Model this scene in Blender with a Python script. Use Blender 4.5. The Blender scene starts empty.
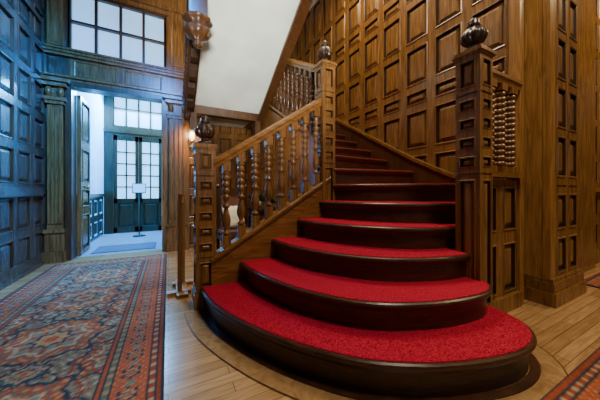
import bpy, math, numpy as np, random
from mathutils import Vector, Matrix
random.seed(3)
C=bpy.context.scene.collection
# ---------------------------------------------------------------- materials
def newmat(n):
    m=bpy.data.materials.new(n); m.use_nodes=True
    nt=m.node_tree; b=nt.nodes['Principled BSDF']; return m,nt,b
def wood(name,c1,c2,rough=.35,stretch=(14,14,1.1),bump=.08,spec=.5):
    m,nt,b=newmat(name)
    tc=nt.nodes.new('ShaderNodeTexCoord'); mp=nt.nodes.new('ShaderNodeMapping')
    mp.inputs['Scale'].default_value=stretch
    n=nt.nodes.new('ShaderNodeTexNoise'); n.inputs['Scale'].default_value=2.6; n.inputs['Detail'].default_value=8; n.inputs['Distortion'].default_value=.9
    n2=nt.nodes.new('ShaderNodeTexNoise'); n2.inputs['Scale'].default_value=1.7; n2.inputs['Detail'].default_value=2
    r=nt.nodes.new('ShaderNodeValToRGB'); r.color_ramp.elements[0].position=.34; r.color_ramp.elements[1].position=.66
    r.color_ramp.elements[0].color=(*c2,1); r.color_ramp.elements[1].color=(*c1,1)
    mx=nt.nodes.new('ShaderNodeMixRGB'); mx.blend_type='MULTIPLY'; mx.inputs[0].default_value=.4
    L=nt.links.new
    L(tc.outputs['Object'],mp.inputs[0]); L(mp.outputs[0],n.inputs['Vector']); L(tc.outputs['Object'],n2.inputs['Vector'])
    L(n.outputs['Fac'],r.inputs[0]); L(r.outputs[0],mx.inputs[1]); L(n2.outputs['Fac'],mx.inputs[2])
    L(mx.outputs[0],b.inputs['Base Color'])
    bp=nt.nodes.new('ShaderNodeBump'); bp.inputs['Strength'].default_value=bump; bp.inputs['Distance'].default_value=.01
    L(n.outputs['Fac'],bp.inputs['Height']); L(bp.outputs[0],b.inputs['Normal'])
    b.inputs['Roughness'].default_value=rough; b.inputs['Specular IOR Level'].default_value=spec
    return m
def plain(name,c,rough=.6,metal=0,noise=0):
    m,nt,b=newmat(name); b.inputs['Base Color'].default_value=(*c,1); b.inputs['Roughness'].default_value=rough; b.inputs['Metallic'].default_value=metal
    if noise:
        n=nt.nodes.new('ShaderNodeTexNoise'); n.inputs['Scale'].default_value=noise; n.inputs['Detail'].default_value=5
        r=nt.nodes.new('ShaderNodeValToRGB'); r.color_ramp.elements[0].position=.3; r.color_ramp.elements[1].position=.7
        r.color_ramp.elements[0].color=(*[x*.8 for x in c],1); r.color_ramp.elements[1].color=(*[min(1,x*1.12) for x in c],1)
        tc=nt.nodes.new('ShaderNodeTexCoord')
        nt.links.new(tc.outputs['Object'],n.inputs['Vector']); nt.links.new(n.outputs['Fac'],r.inputs[0]); nt.links.new(r.outputs[0],b.inputs['Base Color'])
    return m
def emis(name,c,s):
    m,nt,b=newmat(name); b.inputs['Base Color'].default_value=(.3,.4,.5,1)
    n=nt.nodes.new('ShaderNodeTexNoise'); n.inputs['Scale'].default_value=3
    tc=nt.nodes.new('ShaderNodeTexCoord'); r=nt.nodes.new('ShaderNodeValToRGB')
    r.color_ramp.elements[0].color=(*[x*.7 for x in c],1); r.color_ramp.elements[1].color=(*c,1)
    nt.links.new(tc.outputs['Object'],n.inputs['Vector']); nt.links.new(n.outputs['Fac'],r.inputs[0]); nt.links.new(r.outputs[0],b.inputs['Emission Color'])
    b.inputs['Emission Strength'].default_value=s; b.inputs['Roughness'].default_value=.2
    return m
OAK=wood('oak_panelling',(.33,.155,.042),(.145,.062,.016),rough=.27)
OAKG=wood('oak_groove',(.055,.022,.007),(.03,.012,.004))
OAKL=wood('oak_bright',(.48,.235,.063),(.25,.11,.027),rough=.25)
OAKR=wood('oak_rail',(.32,.148,.04),(.16,.064,.016),stretch=(2,14,14),rough=.24)
OAKD=wood('oak_dark',(.12,.050,.016),(.055,.022,.008),rough=.3)
OAKLEFT=wood('oak_left_wall',(.115,.085,.062),(.055,.040,.03),rough=.24)  # oak copy greyed in its colour so the blue light shows
RISER=wood('dark_riser',(.090,.034,.014),(.032,.012,.005),stretch=(3,3,30),rough=.33)
CARVE=wood('carved_dark',(.06,.025,.010),(.02,.009,.005),rough=.28)
POST=wood('stand_wood',(.55,.30,.11),(.38,.19,.06),rough=.35)
PLASTER=plain('plaster',(.80,.86,.79),.8,noise=2)
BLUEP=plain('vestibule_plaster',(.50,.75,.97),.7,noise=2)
WHITE=plain('white_paint',(.85,.87,.9),.4)
CREAM=plain('cream_cushion',(.55,.54,.46),.8,noise=14)
BRASS=plain('brass',(.6,.42,.15),.3,1)
LEAF=plain('leaf_green',(.025,.075,.022),.5,noise=20)
POT=plain('glazed_pot',(.40,.40,.37),.3)
FABRIC=plain('chair_fabric',(.10,.035,.025),.8,noise=30)
GLASSF=emis('frosted_window_glass',(.27,.60,1.0),1.6)
FILLPANE=emis('rear_fill_pane',(.45,.60,.8),.35)  # weak glow for the added windows behind the camera
GLASSD=emis('door_window_glass',(.24,.68,1.0),2.5)
LAMPG=emis('lamp_shade_glow',(1,.62,.28),5)
def carpet():
    m,nt,b=newmat('red_carpet')
    tc=nt.nodes.new('ShaderNodeTexCoord')
    n=nt.nodes.new('ShaderNodeTexNoise'); n.inputs['Scale'].default_value=120; n.inputs['Detail'].default_value=5; n.inputs['Roughness'].default_value=.6
    r=nt.nodes.new('ShaderNodeValToRGB'); r.color_ramp.elements[0].position=.34; r.color_ramp.elements[1].position=.64
    r.color_ramp.elements[0].color=(.15,.004,.013,1); r.color_ramp.elements[1].color=(.48,.018,.045,1)
    bp=nt.nodes.new('ShaderNodeBump'); bp.inputs['Strength'].default_value=.5; bp.inputs['Distance'].default_value=.005
    L=nt.links.new; L(tc.outputs['Object'],n.inputs['Vector']); L(n.outputs['Fac'],r.inputs[0]); L(r.outputs[0],b.inputs['Base Color'])
    L(n.outputs['Fac'],bp.inputs['Height']); L(bp.outputs[0],b.inputs['Normal'])
    b.inputs['Roughness'].default_value=.95; b.inputs['Specular IOR Level'].default_value=.05
    return m
CARPET=carpet()
def floorm(name,c1,c2,c3,rot=0):
    m,nt,b=newmat(name)
    tc=nt.nodes.new('ShaderNodeTexCoord'); mp=nt.nodes.new('ShaderNodeMapping'); mp.inputs['Rotation'].default_value=(0,0,rot)
    br=nt.nodes.new('ShaderNodeTexBrick'); br.inputs['Color1'].default_value=(*c1,1); br.inputs['Color2'].default_value=(*c2,1); br.inputs['Mortar'].default_value=(*c3,1)
    br.inputs['Scale'].default_value=1; br.inputs['Brick Width'].default_value=.6; br.inputs['Row Height'].default_value=.07; br.inputs['Mortar Size'].default_value=.0018; br.inputs['Bias'].default_value=0
    m2=nt.nodes.new('ShaderNodeMapping'); m2.inputs['Scale'].default_value=(2,22,1); m2.inputs['Rotation'].default_value=(0,0,rot)
    n=nt.nodes.new('ShaderNodeTexNoise'); n.inputs['Scale'].default_value=2.5; n.inputs['Detail'].default_value=6
    r=nt.nodes.new('ShaderNodeValToRGB'); r.color_ramp.elements[0].position=.3; r.color_ramp.elements[1].position=.7
    r.color_ramp.elements[0].color=(.55,.5,.45,1); r.color_ramp.elements[1].color=(1,1,1,1)
    mx=nt.nodes.new('ShaderNodeMixRGB'); mx.blend_type='MULTIPLY'; mx.inputs[0].default_value=.8
    L=nt.links.new
    L(tc.outputs['Object'],mp.inputs[0]); L(mp.outputs[0],br.inputs['Vector']); L(tc.outputs['Object'],m2.inputs[0]); L(m2.outputs[0],n.inputs['Vector'])
    L(n.outputs['Fac'],r.inputs[0]); L(br.outputs['Color'],mx.inputs[1]); L(r.outputs[0],mx.inputs[2]); L(mx.outputs[0],b.inputs['Base Color'])
    b.inputs['Roughness'].default_value=.22
    return m
FLOOR=floorm('parquet_floor',(.58,.345,.15),(.40,.22,.085),(.14,.07,.03))
BLUEF=plain('vestibule_floor_daylit_tint',(.22,.32,.44),.3,noise=5)  # blue floor tint: daylight from the doors painted into the colour
FLOORB=wood('floor_border_oak',(.50,.29,.12),(.34,.18,.068),stretch=(6,6,1),rough=.22)
# ---------------------------------------------------------------- mesh builder
class MB:
    def __init__(s): s.v=[];s.f=[];s.m=[];s.mats=[];s.sm=[]
    def mi(s,mat):
        if mat not in s.mats: s.mats.append(mat)
        return s.mats.index(mat)
    def add(s,vs,fs,mat,smooth=False):
        o=len(s.v); s.v+= [tuple(p) for p in vs]; k=s.mi(mat)
        for f in fs: s.f.append([i+o for i in f]); s.m.append(k); s.sm.append(smooth)
    def box(s,x0,x1,y0,y1,z0,z1,mat):
        s.add([(x0,y0,z0),(x1,y0,z0),(x1,y1,z0),(x0,y1,z0),(x0,y0,z1),(x1,y0,z1),(x1,y1,z1),(x0,y1,z1)],
              [(0,3,2,1),(4,5,6,7),(0,1,5,4),(1,2,6,5),(2,3,7,6),(3,0,4,7)],mat)
    def prism(s,poly,axis,a,b,mat):
        n=len(poly)
        def P(p,t):
            if axis=='x': return (t,p[0],p[1])
            if axis=='y': return (p[0],t,p[1])
            return (p[0],p[1],t)
        vs=[P(p,a) for p in poly]+[P(p,b) for p in poly]
        fs=[tuple(range(n))[::-1],tuple(range(n,2*n))]+[(i,(i+1)%n,n+(i+1)%n,n+i) for i in range(n)]
        s.add(vs,fs,mat)
    def lathe(s,cx,cy,prof,mat,seg=16,rib=0,ribamp=0,tw=0):
        vs=[];fs=[]
        for (r,z) in prof:
            for i in range(seg):
                a=2*math.pi*i/seg
                rr=r*(1+ribamp*math.cos(rib*a+tw*z)) if rib else r
                vs.append((cx+rr*math.cos(a),cy+rr*math.sin(a),z))
        n=len(prof)
        for j in range(n-1):
            for i in range(seg):
                k=(i+1)%seg
                fs.append((j*seg+i,j*seg+k,(j+1)*seg+k,(j+1)*seg+i))
        fs.append(tuple(range(seg))[::-1]); fs.append(tuple(range((n-1)*seg,n*seg)))
        s.add(vs,fs,mat,True)
    def sweep(s,sec,p0,p1,mat,smooth=False):
        p0=Vector(p0);p1=Vector(p1); d=(p1-p0); h=Vector((d.x,d.y,0)).normalized(); side=Vector((-h.y,h.x,0))
        n=len(sec); vs=[]
        for p in (p0,p1):
            for a,b in sec: vs.append(p+side*a+Vector((0,0,b)))
        fs=[tuple(range(n))[::-1],tuple(range(n,2*n))]+[(i,(i+1)%n,n+(i+1)%n,n+i) for i in range(n)]
        s.add(vs,fs,mat,smooth)
    def cell(s,O,U,N,u0,u1,v0,v1,mat,sw=.045,dep=.022,mat2=None,k=1.0,groove=None):
        O=Vector(O);U=Vector(U);N=Vector(N);V=Vector((0,0,1))
        m=min(u1-u0,v1-v0)
        k=min(k,(m/2-sw)*.8/.07) if (m/2-sw)*.8<.07*k else k
        rings=[(0,0),(sw,0),(sw+.008*k,.008*k),(sw+.018*k,.004),(sw+.022*k,-dep),(sw+.034*k,-dep),(sw+.07*k,-.004)]
        vs=[]
        for ins,n in rings:
            for (u,v) in ((u0+ins,v0+ins),(u1-ins,v0+ins),(u1-ins,v1-ins),(u0+ins,v1-ins)):
                vs.append(O+U*u+V*v+N*n)
        def F(j0,j1): return [(j*4+i,j*4+(i+1)%4,(j+1)*4+(i+1)%4,(j+1)*4+i) for j in range(j0,j1) for i in range(4)]
        s.add(vs[:16],F(0,3),mat); s.add(vs[12:24],F(0,2),groove or (OAKG if mat is not OAKLEFT else OAKD)); s.add(vs[20:28],F(0,1),mat)
        s.add(vs[24:],[(0,1,2,3)],mat2 or mat)
    def pwall(s,O,U,N,us,vs,mat,thick=.12,sw=.045,mat2=None,skip=None,k=1.0):
        for i in range(len(us)-1):
            for j in range(len(vs)-1):
                if skip and skip(i,j): continue
                s.cell(O,U,N,us[i],us[i+1],vs[j],vs[j+1],mat,sw,mat2=mat2,k=k)
        O=Vector(O);U=Vector(U);N=Vector(N);V=Vector((0,0,1))
        a,b,c,d=us[0],us[-1],vs[0],vs[-1]
        q=[O+U*u+V*v+N*n for n in (0,-thick) for (u,v) in ((a,c),(b,c),(b,d),(a,d))]
        s.add(q,[(0,1,5,4),(1,2,6,5),(2,3,7,6),(3,0,4,7),(4,5,6,7)],mat)
    def obj(s,name,parent=None):
        me=bpy.data.meshes.new(name); me.from_pydata(s.v,[],s.f)
        for m in s.mats: me.materials.append(m)
        me.polygons.foreach_set('material_index',s.m); me.polygons.foreach_set('use_smooth',s.sm)
        me.update()
        ob=bpy.data.objects.new(name,me); C.objects.link(ob)
        if parent: ob.parent=parent
        return ob
def empty(name):
    e=bpy.data.objects.new(name,None); C.objects.link(e); return e
def lin(a,b,n): return [a+(b-a)*i/n for i in range(n+1)]
def catmull(P,n=6):
    P=[Vector((p[0],p[1],0)) for p in P]; out=[]
    Q=[P[0]*2-P[1]]+P+[P[-1]*2-P[-2]]
    for i in range(1,len(Q)-2):
        for k in range(n):
            t=k/n; a,b,c,d=Q[i-1:i+3]
            out.append(.5*((2*b)+(c-a)*t+(2*a-5*b+4*c-d)*t*t+(3*b-a-3*c+d)*t**3))
    out.append(P[-1]); return [(p.x,p.y) for p in out]
def offset(P,o):
    out=[]
    for i,p in enumerate(P):
        a=P[max(0,i-1)]; b=P[min(len(P)-1,i+1)]
        t=Vector((b[0]-a[0],b[1]-a[1])).normalized()
        out.append((p[0]-t.y*o,p[1]+t.x*o))
    return out
# ---------------------------------------------------------------- room
XW=2.75; YD=4.85; ZC=5.0; XL=-1.55
b=MB(); b.box(-3,9,-3.2,12,-.1,0,FLOOR); b.obj('floor')
b=MB(); b.box(-1.34,.02,YD+.12,7.36,.0005,.004,BLUEF); b.obj('floor_vestibule')
b=MB(); b.box(-1.7,9,-3.2,6.1,ZC,ZC+.1,PLASTER); b.obj('ceiling')
b=MB(); ub=lin(0,7.85,20)
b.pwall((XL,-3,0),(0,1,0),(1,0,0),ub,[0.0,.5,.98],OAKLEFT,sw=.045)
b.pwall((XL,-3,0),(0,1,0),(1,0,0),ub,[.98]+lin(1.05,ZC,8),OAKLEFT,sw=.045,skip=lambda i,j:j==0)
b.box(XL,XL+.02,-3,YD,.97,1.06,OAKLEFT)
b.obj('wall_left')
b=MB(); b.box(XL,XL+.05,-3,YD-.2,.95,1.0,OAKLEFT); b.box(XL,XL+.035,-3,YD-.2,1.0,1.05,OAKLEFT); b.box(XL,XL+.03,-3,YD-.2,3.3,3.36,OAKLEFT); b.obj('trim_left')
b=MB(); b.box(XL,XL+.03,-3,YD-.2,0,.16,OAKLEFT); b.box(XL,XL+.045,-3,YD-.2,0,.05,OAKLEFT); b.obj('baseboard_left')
b=MB()
DX0,DX1=-1.29,-.05
b.box(XL-.12,DX0,YD,YD+.15,0,ZC,OAKD)
b.box(DX0,DX1,YD,YD+.15,2.6,3.08,OAK)
b.box(DX0,DX1,YD,YD+.15,4.0,ZC,OAK)
b.pwall((DX1,YD,0),(1,0,0),(0,-1,0),[0,.33,.65],[0,.5,1.0,1.55,2.1,2.6],OAK,thick=.15)
b.box(DX1,.6,YD,YD+.15,2.6,ZC,OAK)
b.cell((DX0,YD-.005,0),(1,0,0),(0,-1,0),0,.62,2.66,3.0,OAK,.05); b.cell((DX0,YD-.005,0),(1,0,0),(0,-1,0),.62,1.24,2.66,3.0,OAK,.05)
b.obj('wall_far')
b=MB()
for z0,z1,p in ((2.60,2.66,.05),(2.66,2.69,.08),(2.98,3.02,.05),(3.02,3.06,.07),(3.06,3.09,.09),(4.0,4.06,.05),(4.06,4.12,.1),(4.12,4.5,.04),(4.5,4.6,.14)):
    b.box(XL,.3,YD-p,YD+.02,z0,z1,OAK)
b.obj('trim_entablature')
def pilaster(name,x0,x1):
    b=MB(); y=YD; b.box(x0,x1,y-.1,y+.01,0,.42,OAK); b.box(x0-.02,x1+.02,y-.13,y,0,.16,OAK); b.box(x0-.01,x1+.01,y-.12,y,.42,.47,OAK)
    b.box(x0+.02,x1-.02,y-.075,y,.47,2.5,OAK)
    w=(x1-x0-.04); n=4
    for i in range(n):
        xx=x0+.02+w*(i+.5)/n; b.box(xx-.014,xx+.014,y-.095,y-.07,.55,2.2,OAK)
    for z,p in ((2.25,.1),(2.3,.12),(2.5,.13),(2.56,.16)): b.box(x0-(p-.1),x1+(p-.1),y-p,y,z,z+.05,OAK)
    xc=(x0+x1)/2
    for sx in (-1,1):
        b.lathe(xc+sx*w*.38,y-.09,[(.0,2.34),(.03,2.36),(.045,2.42),(.03,2.48),(.0,2.5)],OAK,10)
    b.box(x0+.02,x1-.02,y-.08,y,3.1,4.5,OAK); b.cell((x0+.02,y-.085,0),(1,0,0),(0,-1,0),0,w,3.1,4.5,OAK,.03)
    b.obj(name)
pilaster('trim_pilaster_1',XL+.02,DX0-.03); pilaster('trim_pilaster_2',DX1+.04,.30)
b=MB(); b.box(DX0-.03,DX0+.04,YD-.06,YD+.17,0,2.6,OAKD); b.box(DX1-.04,DX1+.04,YD-.06,YD+.17,0,2.6,OAK); b.box(DX0,DX1,YD-.06,YD+.17,2.55,2.62,OAKD)
b.obj('trim_door_casing')
b=MB()
b.box(DX0,DX1,YD+.06,YD+.075,3.08,4.0,GLASSF)
for x in lin(DX0,DX1,4): b.box(x-.018,x+.018,YD,YD+.09,3.08,4.0,OAKD)
for z in (3.1,3.54,3.98): b.box(DX0,DX1,YD-.002,YD+.088,z-.016,z+.016,OAKD)
b.obj('window_1')
# vestibule
b=MB(); b.box(-1.47,-1.34,YD+.15,7.5,0,3.6,BLUEP); b.obj('wall_vestibule_left')
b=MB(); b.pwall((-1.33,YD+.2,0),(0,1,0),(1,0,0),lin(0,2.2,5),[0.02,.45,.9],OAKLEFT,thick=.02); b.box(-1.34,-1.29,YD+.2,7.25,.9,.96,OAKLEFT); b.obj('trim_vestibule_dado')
b=MB(); b.box(.02,.15,YD+.15,7.5,0,3.6,BLUEP); b.obj('wall_vestibule_right')
b=MB(); b.box(-1.47,.15,YD+.15,7.5,3.6,3.7,PLASTER); b.obj('ceiling_vestibule')
YO=7.35
b=MB(); b.box(-1.34,-1.16,YO,YO+.12,0,3.6,OAKD); b.box(-.14,.02,YO,YO+.12,0,3.6,OAKD); b.box(-1.16,-.14,YO,YO+.12,2.38,2.58,OAKD); b.box(-1.16,-.14,YO,YO+.12,3.46,3.6,OAKD)
b.box(-1.34,.02,YO-.05,YO,2.42,2.5,OAKD); b.obj('wall_outer')
b=MB()
b.box(-1.16,-.14,YO+.05,YO+.06,2.58,3.46,GLASSD)
for x in lin(-1.16,-.14,4): b.box(x-.018,x+.018,YO+.02,YO+.07,2.58,3.46,OAKD)
for z in (2.59,3.02,3.45): b.box(-1.16,-.14,YO+.02,YO+.07,z-.018,z+.018,OAKD)
b.obj('window_2')
def glazed_door(name,x0,x1):
    b=MB()
    b.box(x0,x0+.07,YO+.02,YO+.07,.01,2.37,OAKD); b.box(x1-.07,x1,YO+.02,YO+.07,.01,2.37,OAKD)
    b.box(x0,x1,YO+.02,YO+.07,2.25,2.37,OAKD); b.box(x0,x1,YO+.02,YO+.07,.01,.14,OAKD); b.box(x0,x1,YO+.02,YO+.07,.74,.84,OAKD)
    b.cell((x0,YO+.03,0),(1,0,0),(0,-1,0),.05,x1-x0-.05,.12,.76,OAKD,.02)
    b.box(x0+.05,x1-.05,YO+.045,YO+.055,.82,2.27,GLASSD)
    xm=(x0+x1)/2; b.box(xm-.014,xm+.014,YO+.03,YO+.065,.82,2.27,OAKD)
    for z in lin(.84,2.25,5)[1:-1]: b.box(x0+.05,x1-.05,YO+.03,YO+.065,z-.014,z+.014,OAKD)
    b.lathe((x1-.04) if x0<-.8 else x0+.04,YO-.01,[(0,1.0),(.02,1.01),(.028,1.03),(.02,1.05),(0,1.06)],BRASS,10)
    b.obj(name)
glazed_door('door_1',-1.155,-.653); glazed_door('door_2',-.647,-.145)
b=MB(); b.pwall((-1.20,YD+.18,0),(0,1,0),(1,0,0),[0,.52],[.02,.7,1.1,1.75,2.5],OAK,thick=.05,sw=.06)
b.lathe(-1.17,YD+.46,[(0,1.04),(.02,1.05),(.028,1.08),(.02,1.10),(0,1.11)],BRASS,10); b.obj('door_3')
b=MB(); b.box(-1.1,-.2,YD+.25,YD+.85,.005,.016,plain('grey_mat',(.06,.10,.16),.9,noise=60)); b.obj('door_mat')
b=MB(); b.lathe(-.58,6.7,[(.13,.004),(.13,.018),(.02,.03),(.012,.05),(.012,1.0)],CARVE,14)
b.prism([(6.675,.975),(6.735,1.195),(6.75,1.19),(6.69,.97)],'x',-.715,-.445,CARVE)
b.prism([(6.668,.99),(6.722,1.18),(6.735,1.18),(6.68,.99)],'x',-.70,-.46,WHITE); b.obj('sign_stand')
b=MB(); b.pwall((.6,5.8,0),(1,0,0),(0,-1,0),lin(0,2.2,6),lin(0,ZC,11),OAK); b.obj('wall_alcove_far')
b=MB(); b.pwall((.6,YD,0),(0,1,0),(1,0,0),lin(0,.95,2),lin(0,ZC,11),OAK,thick=.1); b.obj('wall_alcove_side')
b=MB(); us=lin(0,4.75,12)
vs=[0,.45,.95,1.5,2.05,2.30,2.85,3.40,3.65,4.2,ZC]
b.pwall((XW,5.85,0),(0,-1,0),(-1,0,0),us,vs,OAK,sw=.045,thick=.2,k=1.0)
b.obj('wall_right')
# pier
b=MB()
PX0,PX1,PY=2.985,3.64,.92
b.box(XW+.02,5.0,1.1,1.3,0,ZC,OAK)
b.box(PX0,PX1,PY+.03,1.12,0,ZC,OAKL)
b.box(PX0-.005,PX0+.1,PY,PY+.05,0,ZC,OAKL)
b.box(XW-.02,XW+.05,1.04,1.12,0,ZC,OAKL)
b.pwall((PX0+.10,PY,0),(1,0,0),(0,-1,0),[0,.28,.555],[.22,.62,1.02,1.1,1.55,2.0,2.45,2.9,3.4,3.9,4.4,ZC],OAK,sw=.035,thick=.03,k=1.0)
b.obj('wall_pier')
b=MB()
for z0,z1,p in ((0,.12,.05),(.12,.2,.035),(.2,.23,.02)):
    b.box(PX0-p,PX1+p,PY-p,1.1,z0,z1,OAK)
b.obj('baseboard_pier')
b=MB(); b.pwall((PX1,1.2,0),(1,0,0),(0,-1,0),lin(0,5.3,11),[0,.2,.6,1.0,1.08]+lin(1.5,ZC,7),OAK,sw=.05,thick=.1,k=1.2); b.obj('wall_passage')
b=MB(); b.box(PX1,8.9,1.15,1.2,0,.18,OAK); b.obj('baseboard_passage')
b=MB(); b.box(PX1,8.9,1.14,1.2,1.0,1.06,OAKL); b.obj('trim_passage')
b=MB(); b.pwall((8.9,1.2,0),(0,-1,0),(-1,0,0),lin(0,4.2,7),lin(0,ZC,8),OAK); b.obj('wall_east')
b=MB()
b.pwall((XL,-3,0),(1,0,0),(0,1,0),lin(0,10.45,16),[0,.5,1.0],OAK); 
b.box(XL,9,-3.12,-3,1,1.1,OAK); b.box(XL,9,-3.12,-3,4,ZC,OAK)
for x0,x1 in ((XL,0),(2.4,3.4),(5.8,8.9)): b.box(x0,x1,-3.12,-3,1.1,4,OAK)
b.obj('wall_back')
for i,x0 in enumerate((0,3.4)):  # unseen rear windows, added to go with the fill light
    b=MB(); b.box(x0,x0+2.4,-3.1,-3.09,1.1,4,FILLPANE)
    for x in lin(x0,x0+2.4,4): b.box(x-.03,x+.03,-3.11,-3.02,1.1,4,OAKD)
    for z in lin(1.1,4,4): b.box(x0,x0+2.4,-3.11,-3.02,z-.03,z+.03,OAKD)
    b.obj('window_%d'%(i+3))
# ---------------------------------------------------------------- staircase
ST=empty('staircase')
h=.18
curves=[
 [(.236,2.28),(.30,1.85),(.50,1.37),(.77,.99),(1.03,.79),(1.3,.67),(1.58,.60),(1.8,.61),(1.96,.70),(2.04,.85),(2.06,1.0)],
 [(.574,2.28),(.61,1.92),(.75,1.47),(1.01,1.10),(1.37,.91),(1.7,.845),(1.88,.86),(2.0,.93),(2.04,1.02)],
 [(.882,2.28),(.915,1.98),(1.03,1.64),(1.29,1.29),(1.64,1.10),(1.92,1.04),(2.06,1.05)],
 [(1.163,2.28),(1.20,2.02),(1.33,1.69),(1.55,1.41),(1.8,1.25),(2.06,1.18),(2.3,1.14)],
 [(1.426,2.28),(1.49,2.03),(1.68,1.66),(1.97,1.40),(2.3,1.24),(2.6,1.14)],
 [(1.6,2.26),(1.76,1.96),(2.10,1.67),(2.4,1.48),(2.72,1.33)],
 [(1.62,2.26),(2.17,2.17),(2.72,2.08)],
 [(1.62,2.42),(2.17,2.46),(2.72,2.50)]]
for i in range(6): y=2.81+.31*i; curves.append([(1.62,y),(2.17,y),(2.72,y)])
body=MB(); treads=MB(); cp=MB()
def loft(mb,cur,clos,rings,mat):
    n=len(cur)+len(clos); vs=[];fs=[]
    for o,z in rings:
        vs+=[(p[0],p[1],z) for p in offset(cur,o)]+[(p[0],p[1],z) for p in clos]
    for j in range(len(rings)-1):
        for i in range(n): k=(i+1)%n; fs.append((j*n+i,j*n+k,(j+1)*n+k,(j+1)*n+i))
    fs.append(tuple(range(n))[::-1]); fs.append(tuple(range((len(rings)-1)*n,len(rings)*n)))
    mb.add(vs,fs,mat)
for k,cv in enumerate(curves):
    z=h*(k+1); cur=catmull(cv,6)
    if k<3: clos=[(2.06,1.12),(2.72,1.12),(2.72,2.28)]
    elif k<5: clos=[(2.72,1.12),(2.72,2.28)]
    elif k==5: clos=[(2.72,2.6),(1.62,2.6)]
    else: clos=[(2.72,4.7),(1.62,4.7)]
    loft(body,cur,clos,[(.035,max(0,z-h-.02) if k<6 else 0),(.035,z-.03)],RISER)
    loft(body,cur,clos,[(.022,z-.055),(.012,z-.036)],RISER)
    loft(treads,cur,clos,[(.014,z-.036),(.003,z-.030),(0,z-.018),(.003,z-.007),(.012,z)],RISER)
    loft(cp,cur,clos,[(.020,z-.002),(.022,z+.004),(.03,z+.007)],CARPET)
body.obj('risers',ST); treads.obj('treads',ST); cp.obj('stair_carpet',ST)
b=MB(); c1=catmull(curves[0],8)
for o0,o1,zz,mt in ((-.02,-.12,.004,FLOORB),(-.12,-.126,.005,OAKD),(.03,-.015,.0045,RISER)):
    A=offset(c1,o0);B=offset(c1,o1); n=len(A)
    vs=[(p[0],p[1],zz) for p in A]+[(p[0],p[1],zz) for p in B]
    b.add(vs,[(i,i+1,n+i+1,n+i) for i in range(n-1)],mt)
b.obj('trim_floor_border')
sl=.605
def nz(x): return .18+sl*(x-.236)
b=MB()
x0,x1=.33,1.58
b.prism([(x0,0),(x1,0),(x1,nz(x1)+.15),(x0,nz(x0)+.15)],'y',2.275,2.40,OAKR)
b.sweep([(-.075,0),(.075,0),(.075,.02),(.06,.035),(-.06,.035),(-.075,.02)],(x0,2.34,nz(x0)+.15),(x1,2.34,nz(x1)+.15),OAKR)
b.sweep([(-.07,-.03),(.07,-.03),(.07,-.015),(-.07,-.015)],(x0,2.34,nz(x0)+.15),(x1,2.34,nz(x1)+.15),OAKD)
def n2(y): return 1.44+.58*(y-2.5)
b.prism([(2.4,0),(4.7,0),(4.7,n2(4.6)+.12),(2.4,n2(2.4)+.15)],'x',1.54,1.625,OAK)
b.sweep([(-.065,0),(.065,0),(.065,.035),(-.065,.035)],(1.58,2.4,n2(2.4)+.15),(1.58,4.6,n2(4.6)+.15),OAKR)
for i in range(5):
    y=2.5+.42*i
    for z0 in (0,.5,1.0,1.5):
        if z0+.5<n2(y): b.cell((1.535,y+.42,0),(0,-1,0),(-1,0,0),0,.42,z0,z0+.5,OAK,.04)
b.prism([(1.12,.85),(1.12,1.05),(1.62,1.17),(2.1,1.40),(4.5,2.75),(4.7,2.86),(4.7,2.5),(2.1,1.0),(1.6,.8)],'x',2.685,2.74,OAKD)
b.prism([(1.12,1.04),(1.62,1.16),(2.1,1.39),(4.5,2.74),(4.5,2.78),(2.1,1.43),(1.62,1.20),(1.12,1.08)],'x',2.67,2.74,OAK)
b.obj('strings',ST)
sec=[(-.04,-.05),(.04,-.05),(.045,-.02),(.055,0),(.05,.03),(.03,.05),(-.03,.05),(-.05,.03),(-.055,0),(-.045,-.02)]
r=MB()
r.sweep(sec,(.36,2.34,1.25),(1.52,2.34,2.02),OAKR)
r.sweep(sec,(1.58,2.4,n2(2.4)+1.0),(1.58,4.5,n2(4.5)+1.0),OAKR)
r.sweep(sec,(2.1,1.07,1.93),(2.72,1.07,1.93),OAKR)
r.sweep([(-.06,0),(.06,0),(.06,.04),(-.06,.04)],(2.1,1.07,1.12),(2.73,1.07,1.12),OAKR)
r.obj('handrails',ST)
def baluster(mb,x,y,z0,z1,mat,R=.036):
    H=z1-z0; sq=R*.95
    mb.box(x-sq,x+sq,y-sq,y+sq,z0,z0+H*.14,mat); mb.box(x-sq,x+sq,y-sq,y+sq,z1-H*.12,z1,mat)
    P=[(.6,.14),(1.0,.155),(1.0,.17),(.5,.19),(.55,.21),(1.05,.26),(1.15,.31),(.95,.37),(.6,.42),(.5,.45),(.95,.465),(.95,.485),(.5,.5),(.62,.53)]
    for i in range(4):
        t=.54+i*.075; P+=[(.5,t),(.88,t+.018),(.95,t+.037),(.88,t+.056),(.5,t+.073)]
    P+=[(1.0,.855),(1.0,.87),(.6,.88)]
    mb.lathe(x,y,[(a*R,z0+H*t) for a,t in P],mat,12)
bl=MB()
for i in range(8):
    x=.47+i*.137
    baluster(bl,x,2.34,nz(x)+.175,1.25+(x-.36)*.664-.04,OAK)
for i in range(14):
    y=2.53+i*.14; baluster(bl,1.58,y,n2(y)+.18,n2(y)+.96,OAKD,.034)
def beadbal(mb,x,y,z0,z1,mat,R):
    H=z1-z0; sq=R*.95
    mb.box(x-sq,x+sq,y-sq,y+sq,z0,z0+H*.08,mat); mb.box(x-sq,x+sq,y-sq,y+sq,z1-H*.08,z1,mat)
    P=[]
    for i in range(13):
        t=.08+i*.84/13; q=.84/13; P+=[(.5,t),(.88,t+q*.2),(1.0,t+q*.5),(.88,t+q*.8),(.5,t+q)]
    mb.lathe(x,y,[(a*R,z0+H*t) for a,t in P],mat,14)
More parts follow.
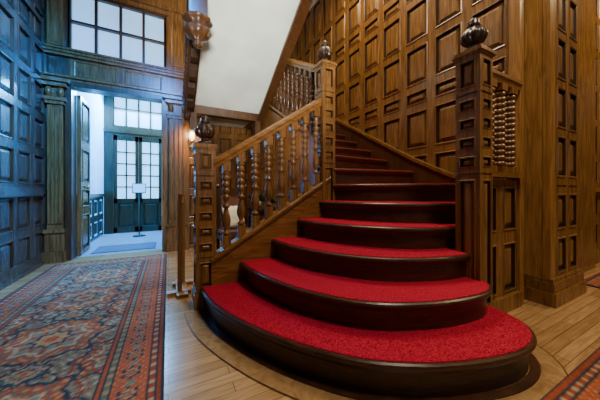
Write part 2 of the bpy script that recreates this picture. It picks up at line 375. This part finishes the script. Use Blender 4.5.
for x in (2.26,2.43,2.60): beadbal(bl,x,1.07,1.15,1.89,OAK,.05)
bl.obj('balusters',ST)
b=MB(); b.pwall((2.12,1.06,0),(1,0,0),(0,-1,0),[0,.31,.63],[.1,.62,1.10],OAK,thick=.05,sw=.05); b.box(2.12,2.75,1.03,1.1,0,.13,OAK)
b.obj('side_dado',ST)
def newel(name,x,y,z0,z1,w,cells,mat,ztop):
    b=MB(); hw=w/2
    faces=[((x-hw,y-hw,0),(1,0,0),(0,-1,0)),((x+hw,y-hw,0),(0,1,0),(1,0,0)),((x+hw,y+hw,0),(-1,0,0),(0,1,0)),((x-hw,y+hw,0),(0,-1,0),(-1,0,0))]
    for O,U,N in faces:
        for j in range(len(cells)-1):
            c0,c1=cells[j],cells[j+1]
            if c1-c0<.035: 
                b.cell(O,U,N,0,w,c0,c1,mat,.012,dep=.004)
            else: b.cell(O,U,N,0,w,c0,c1,mat,w*.17,dep=.016,k=.55)
    b.box(x-hw+.03,x+hw-.03,y-hw+.03,y+hw-.03,z0,z1,mat)
    if cells[0]>z0+.001: b.box(x-hw,x+hw,y-hw,y+hw,z0,cells[0],mat)
    b.box(x-hw-.02,x+hw+.02,y-hw-.02,y+hw+.02,z0,z0+.12,mat)
    b.box(x-hw-.01,x+hw+.01,y-hw-.01,y+hw+.01,z0+.12,z0+.15,mat)
    for a,c,p in ((0,.015,.008),(.015,.035,.018),(.035,.05,.008)): b.box(x-hw-p,x+hw+p,y-hw-p,y+hw+p,z1+a,z1+c,mat)
    zt=z1+.05; H=ztop-zt; R=w*.47
    b.lathe(x,y,[(R*.95,zt),(R*1.0,zt+H*.06),(R*.6,zt+H*.12),(R*.42,zt+H*.2),(R*.5,zt+H*.24)],CARVE,24)
    b.lathe(x,y,[(R*.5,zt+H*.22),(R*.85,zt+H*.30),(R*1.02,zt+H*.42),(R*.92,zt+H*.54),(R*.6,zt+H*.66),(R*.38,zt+H*.72)],CARVE,60,rib=10,ribamp=.10)
    b.lathe(x,y,[(R*.38,zt+H*.70),(R*.55,zt+H*.76),(R*.42,zt+H*.80),(R*.48,zt+H*.87),(R*.25,zt+H*.95),(.0,ztop)],CARVE,20)
    b.obj(name,ST)
newel('newel_1',.29,2.38,0,1.37,.165,[.15,.42,.45]+[.45+.135*i for i in range(1,6)]+[1.16,1.37],OAK,1.69)
newel('newel_2',1.555,2.35,.6,2.38,.165,[.75,1.3,1.33]+[1.33+.15*i for i in range(1,6)]+[2.11,2.38],OAK,2.70)
newel('newel_3',2.045,1.06,0,2.0,.172,[.15,1.12,1.15]+[1.15+.14*i for i in range(1,5)]+[1.74,2.0],OAK,2.32)
b=MB(); b.box(.3,2.72,4.55,5.78,2.5,2.7,OAK); b.box(.32,1.53,4.55,5.78,2.485,2.5,PLASTER); b.box(.3,1.54,4.36,4.5,2.28,2.5,OAKD)
for xx in (.36,1.44): b.prism([(4.36,2.28),(4.36,2.0),(4.42,2.0),(4.62,2.28)],'x',xx-.05,xx+.05,OAKD)
b.obj('landing',ST)
def sf(y): return 2.45+.6*(4.3-y)
b=MB()
ya,yb=4.45,1.0
b.prism([(ya,sf(ya)),(yb,sf(yb)),(yb,sf(yb)+.04),(ya,sf(ya)+.04)],'x',.33,1.46,PLASTER)
for i in range(11):
    y=4.45-.3*i; b.box(.33,1.46,y-.32,y,sf(y)+.22,sf(y)+.40,OAKD)
b.obj('upper_flight_soffit',ST)
b=MB()
for X0,X1 in ((.25,.34),(1.45,1.53)):
    b.prism([(ya+.05,sf(ya)-.13),(yb,sf(yb)-.10),(yb,sf(yb)+.32),(ya+.05,sf(ya)+.32)],'x',X0,X1,CARVE if X0<1 else OAKD)
    b.prism([(ya+.05,sf(ya)-.16),(yb,sf(yb)-.13),(yb,sf(yb)-.09),(ya+.05,sf(ya)-.12)],'x',X0-.03,X1+.03,OAKD)
    b.prism([(ya+.05,sf(ya)+.32),(yb,sf(yb)+.32),(yb,sf(yb)+.36),(ya+.05,sf(ya)+.36)],'x',X0-.03,X1+.03,CARVE)
for i in range(28):
    y=4.4-i*.1; b.lathe(.235,y,[(0,sf(y)+.03),(.03,sf(y)+.05),(.04,sf(y)+.1),(.03,sf(y)+.15),(0,sf(y)+.17)],OAKD,8)
r0=(.295,ya,sf(ya)+1.15); r1=(.295,yb,sf(yb)+1.15)
b.sweep(sec,r0,r1,CARVE)
for i in range(20):
    y=4.3-i*.15; baluster(b,.295,y,sf(y)+.36,sf(y)+1.12,CARVE,.04)
b.obj('upper_flight_strings',ST)
b=MB()
for (x,y,zb,w) in ((.29,4.36,2.18,.16),(.29,3.0,2.60,.26)):
    b.box(x-w*.36,x+w*.36,y-w*.36,y+w*.36,zb+.3,zb+1.35,CARVE)
    b.lathe(x,y,[(0,zb),(w*.16,zb+.02),(w*.22,zb+.05),(w*.12,zb+.08),(w*.4,zb+.12),(w*.56,zb+.18),(w*.42,zb+.23),(w*.3,zb+.25),(w*.55,zb+.28),(w*.6,zb+.31),(w*.5,zb+.33)],OAKD,32,rib=8,ribamp=.07)
for y in (3.25,3.5,3.75,4.0,4.2):
    z=sf(y)-.14
    pts=[(y-.13,z+.08),(y-.12,z),(y-.07,z-.08),(y,z-.11),(y+.05,z-.08),(y+.06,z-.03),(y+.03,z-.01),(y+.08,z-.02),(y+.13,z-.06)]
    b.prism(pts,'x',.25,.34,CARVE)
b.obj('pendant_newels',ST)
# ---------------------------------------------------------------- rugs
def rug(name,x0,x1,y0,y1,cell=.012,seed=0):
    W=x1-x0;L=y1-y0; nx=int(W/cell); ny=int(L/cell)
    xs=np.linspace(0,W,nx+1); ys=np.linspace(0,L,ny+1); U,V=np.meshgrid(xs,ys)
    e=np.minimum(np.minimum(U,W-U),np.minimum(V,L-V))
    col=np.zeros(U.shape+(3,))
    navy=np.array((.022,.03,.045)); rust=np.array((.35,.08,.035)); cream=np.array((.48,.38,.25)); teal=np.array((.10,.14,.115)); slate=np.array((.19,.175,.125)); gold=np.array((.38,.22,.10)); wine=np.array((.26,.055,.03))
    col[:]=slate
    Us=np.abs(U-W/2)
    v1=np.abs(Us*1.0-.10-.07*np.sin(V*14)); v2=np.abs(Us-.26-.05*np.sin(V*14+2.2))
    for v_,c_ in ((v1,navy),(v2,wine)): col[v_<.009]=c_
    pal=np.sin(Us*83+2.0*np.sin(V*31))*np.sin(V*77+1.5*np.sin(Us*40))
    col[pal>.62]=cream*.8; col[pal<-.62]=rust*.8; col[(pal>.28)&(pal<.36)]=teal*.6
    bb=.74
    for (cx,off,sx,sy,c_) in ((0,0,.30,.29,rust),(.44,bb/2,.23,.22,wine),(0,bb/2,.12,.10,navy*1.5)):
        dv=((V-L/2+off+bb/2)%bb)-bb/2; du=Us-cx
        rr=np.sqrt((du/sx)**2+(dv/sy)**2); an=np.arctan2(dv/sy,du/sx)
        lob=rr/(1+.12*np.cos(8*an)+.06*np.cos(16*an))
        col[lob<1.0]=navy*1.4
        col[lob<.92]=c_
        m=(lob<.92)&(pal>.35); col[m]=gold
        m=(lob<.88)&(pal<-.5); col[m]=teal
        col[(lob<.62)&(lob>.55)]=cream*.85
        col[lob<.55]=slate*1.1
        col[(lob<.55)&(np.cos(12*an)>.4)]=rust*.9
        col[lob<.34]=navy*1.5
        col[lob<.27]=gold
        col[lob<.13]=rust
    T=np.where((U<=V)&(U<=L-V)|((W-U)<=V)&((W-U)<=L-V),V,U)
    def band(lo,hi): return (e>=lo)&(e<hi)
    m=band(0,.30); col[m]=navy
    m=band(.012,.03); col[m]=rust*.7
    m=band(.04,.07); col[m]=rust*.8; col[m&(np.sin(T*90)>.3)]=cream*.7
    m=band(.08,.235); col[m]=rust*1.1
    q=.17; tt=((T%q)-q/2)/(q/2); ee=(e-.1575)/.0775
    rr=np.sqrt(tt**2+ee**2); ang=np.arctan2(ee,tt)
    ros=rr<(.56+.14*np.cos(6*ang))
    col[m&ros]=navy*1.6; col[m&(rr<(.38+.1*np.cos(8*ang)))]=gold; col[m&(rr<.26)]=rust; col[m&(rr<.12)]=teal*1.4
    col[m&~ros&(np.abs(tt)>.8)&(np.abs(ee)<.3)]=teal*1.3
    col[m&~ros&(np.sin(T*140)*np.sin(e*160)>.6)]=gold
    m=band(.24,.27); col[m]=teal; col[m&(np.sin(T*100)>.2)]=gold*.9
    m=band(.28,.292); col[m]=rust
    rng=np.random.RandomState(seed); col*= (1+.4*(rng.rand(*U.shape)-.5))[...,None]
    col*=(.9+.12*np.sin(V*9+2*np.sin(V*3.1)))[...,None]
    n=(nx+1)*(ny+1)
    co=np.zeros((n,3),dtype=np.float32); co[:,0]=(U+x0).ravel(); co[:,1]=(V+y0).ravel(); co[:,2]=.012
    idx=np.arange(n).reshape(ny+1,nx+1)
    f=np.stack([idx[:-1,:-1],idx[:-1,1:],idx[1:,1:],idx[1:,:-1]],-1).reshape(-1,4)
    base=n; co=np.vstack([co,[(x0,y0,.001),(x1,y0,.001),(x1,y1,.001),(x0,y1,.001)]])
    fl=f.tolist()+[[base+3,base+2,base+1,base]]
    edges=[list(map(int,idx[0,:])),list(map(int,idx[:,-1])),list(map(int,idx[-1,::-1])),list(map(int,idx[::-1,0]))]
    for q_,ed in enumerate(edges): fl.append([base+q_,base+(q_+1)%4]+ed[::-1])
    me=bpy.data.meshes.new(name); me.from_pydata(co.tolist(),[],fl); me.update()
    at=me.color_attributes.new('Col','FLOAT_COLOR','POINT')
    cc=np.ones((n+4,4),dtype=np.float32); cc[:n,:3]=np.clip(col.reshape(-1,3),0,1); cc[n:,:3]=.03
    at.data.foreach_set('color',cc.ravel())
    m_,nt,bs=newmat(name+'_wool'); vc=nt.nodes.new('ShaderNodeVertexColor'); vc.layer_name='Col'
    nt.links.new(vc.outputs[0],bs.inputs['Base Color']); bs.inputs['Roughness'].default_value=.9; bs.inputs['Specular IOR Level'].default_value=.1
    me.materials.append(m_); ob=bpy.data.objects.new(name,me); C.objects.link(ob)
rug('persian_rug',-1.36,-.02,-1.5,4.55,.009)
rug('persian_rug.001',1.30,3.6,-1.6,.52,.012,2)
rug('persian_rug.002',3.95,5.6,-.6,1.0,.016,3)
# ---------------------------------------------------------------- barrier stand
b=MB()
for x,y in ((.10,2.72),(.14,2.98)):
    b.box(x-.02,x+.02,y-.02,y+.02,.03,.98,POST)
b.box(.07,.17,2.6,3.10,0,.03,POST); b.box(-.01,.2,2.68,2.76,0,.035,POST); b.box(.04,.24,2.94,3.02,0,.035,POST); b.sweep([(-.012,-.015),(.012,-.015),(.012,.015),(-.012,.015)],(.10,2.72,.9),(.14,2.98,.9),POST)
b.obj('wooden_barrier_stand')
b=MB()
b.box(1.08,1.52,3.45,3.85,.72,.76,CARVE); b.box(1.11,1.49,3.48,3.82,.62,.72,OAKD); b.box(1.11,1.49,3.48,3.82,.25,.28,OAKD)
b.box(1.11,1.49,3.79,3.82,.28,.62,CARVE)
for x in (1.12,1.48):
    for y in (3.49,3.81): b.lathe(x,y,[(.02,0),(.03,.05),(.02,.1),(.032,.3),(.02,.5),(.03,.62)],CARVE,10)
b.obj('console_table')
def plant(name,x,y,z,s):
    e=empty(name); b=MB(); b.lathe(x,y,[(.06*s,z),(.10*s,z+.06*s),(.12*s,z+.14*s),(.10*s,z+.17*s),(.09*s,z+.17*s)],POT,18); b.obj('pot',e)
    b=MB()
    for i in range(70):
        a=random.uniform(0,6.28); t=random.uniform(.2,1.3); Ln=s*random.uniform(.2,.36); w=.03*s
        d=Vector((math.cos(a)*math.sin(t),math.sin(a)*math.sin(t),math.cos(t))); sd=Vector((-math.sin(a),math.cos(a),0))
        p=Vector((x,y,z+.15*s))
        m=p+d*Ln*.55; tpt=p+d*Ln+Vector((0,0,-.06*s))
        b.add([p,m+sd*w,tpt,m-sd*w],[(0,1,2),(0,2,3)],LEAF)
    b.obj('leaves',e)
plant('potted_plant',1.19,3.65,.76,.6); plant('potted_plant.001',1.40,3.6,.76,.42)
CH=empty('side_chair')
b=MB(); cx,cy=.79,3.35
b.box(cx-.22,cx+.22,cy-.2,cy+.2,.40,.44,CARVE); b.box(cx-.2,cx+.2,cy-.18,cy+.18,.44,.50,FABRIC)
for sx in (-1,1):
    b.lathe(cx+sx*.19,cy-.17,[(.018,0),(.025,.1),(.018,.2),(.025,.4)],CARVE,10)
    b.box(cx+sx*.19-.02,cx+sx*.19+.02,cy+.16,cy+.2,0,1.05,CARVE)
    b.lathe(cx+sx*.19,cy+.18,[(.02,1.05),(.03,1.08),(0,1.12)],CARVE,10)
b.box(cx-.2,cx+.2,cy+.165,cy+.195,.95,1.05,CARVE); b.box(cx-.15,cx+.15,cy+.165,cy+.195,.6,.92,FABRIC)
b.obj('frame',CH)
b=MB(); vs_=[];fs_=[]; N_=12
for s_ in (-1,1):
    for j in range(N_+1):
        for i in range(N_+1):
            u=i/N_*2-1;v=j/N_*2-1; th=.055*max(0,(1-u**4)*(1-v**4))**.6
            vs_.append((cx+u*.15*(1-.06*(1-abs(v))),cy+.09+s_*th-.04*v*0+.05*v,.66+v*.155*(1-.06*(1-abs(u)))))
for s_ in range(2):
    o=s_*(N_+1)**2
    for j in range(N_):
        for i in range(N_):
            a=o+j*(N_+1)+i; fs_.append((a,a+1,a+N_+2,a+N_+1))
b.add(vs_,fs_,CREAM,True); b.obj('cushion',CH)
# wall sconce by the doorway pilaster
b=MB(); sx_=.365; b.box(sx_-.03,sx_+.03,YD-.03,YD,1.80,2.0,BRASS); b.sweep([(-.01,-.01),(.01,-.01),(.01,.01),(-.01,.01)],(sx_,YD-.02,1.88),(sx_,YD-.11,1.88),BRASS)
b.lathe(sx_,YD-.12,[(.01,1.85),(.03,1.88),(.03,1.9)],BRASS,12); b.lathe(sx_,YD-.12,[(.03,1.9),(.05,1.95),(.045,2.02),(.03,2.05)],LAMPG,14); b.obj('wall_sconce')
# ---------------------------------------------------------------- lights
def area(name,loc,tgt,size,power,col,spread=180):
    l=bpy.data.lights.new(name,'AREA'); l.energy=power; l.color=col; l.shape='RECTANGLE'; l.size=size[0]; l.size_y=size[1]; l.spread=math.radians(spread)
    o=bpy.data.objects.new(name,l); o.location=loc; o.rotation_euler=(Vector(tgt)-Vector(loc)).to_track_quat('-Z','Y').to_euler(); C.objects.link(o)
area('light_stairwell',(2.0,2.4,4.9),(2.1,2.0,0),(.7,1.6),105,(1,.83,.54))
area('light_hall_ceiling',(1.5,-.5,4.8),(1.7,1.0,0),(.8,.8),115,(1,.88,.70))
area('light_fill_soffit',(-.5,-2.7,1.1),(.9,3.2,3.1),(1.0,.8),34,(1,.98,.88),34)  # fill lamp added behind the camera to brighten the soffit
area('light_fill_cool',(.0,1.4,3.9),(-1.55,4.2,1.9),(.5,.5),120,(.03,.30,1),70)  # blue fill lamp added in mid-hall, aimed at the left wall
area('light_passage',(5.5,-.6,4.7),(4.5,1.0,1.5),(1.0,.8),110,(1,.78,.45))
area('light_vestibule',(-.65,7.15,3.2),(-.65,5.0,0),(.9,.5),330,(.12,.50,1))
area('light_sconce',(sx_,YD-.3,2.05),(sx_,YD,1.6),(.1,.1),8,(1,.6,.3))
area('light_fill_understair',(.95,2.7,2.5),(1.0,3.7,.6),(.4,.3),14,(1,.75,.45),110)  # fill lamp added to brighten the furniture under the stair
w=bpy.data.worlds.new('World'); bpy.context.scene.world=w; w.use_nodes=True
w.node_tree.nodes['Background'].inputs[0].default_value=(.6,.8,1,1); w.node_tree.nodes['Background'].inputs[1].default_value=1
cam=bpy.data.cameras.new('camera'); co=bpy.data.objects.new('camera',cam); C.objects.link(co)
co.location=(0,0,1.0); co.rotation_euler=(math.pi/2,0,-math.radians(27.8))
cam.sensor_width=36; cam.lens=36*250/600; cam.shift_y=-8/600; cam.clip_start=.02
bpy.context.scene.camera=co
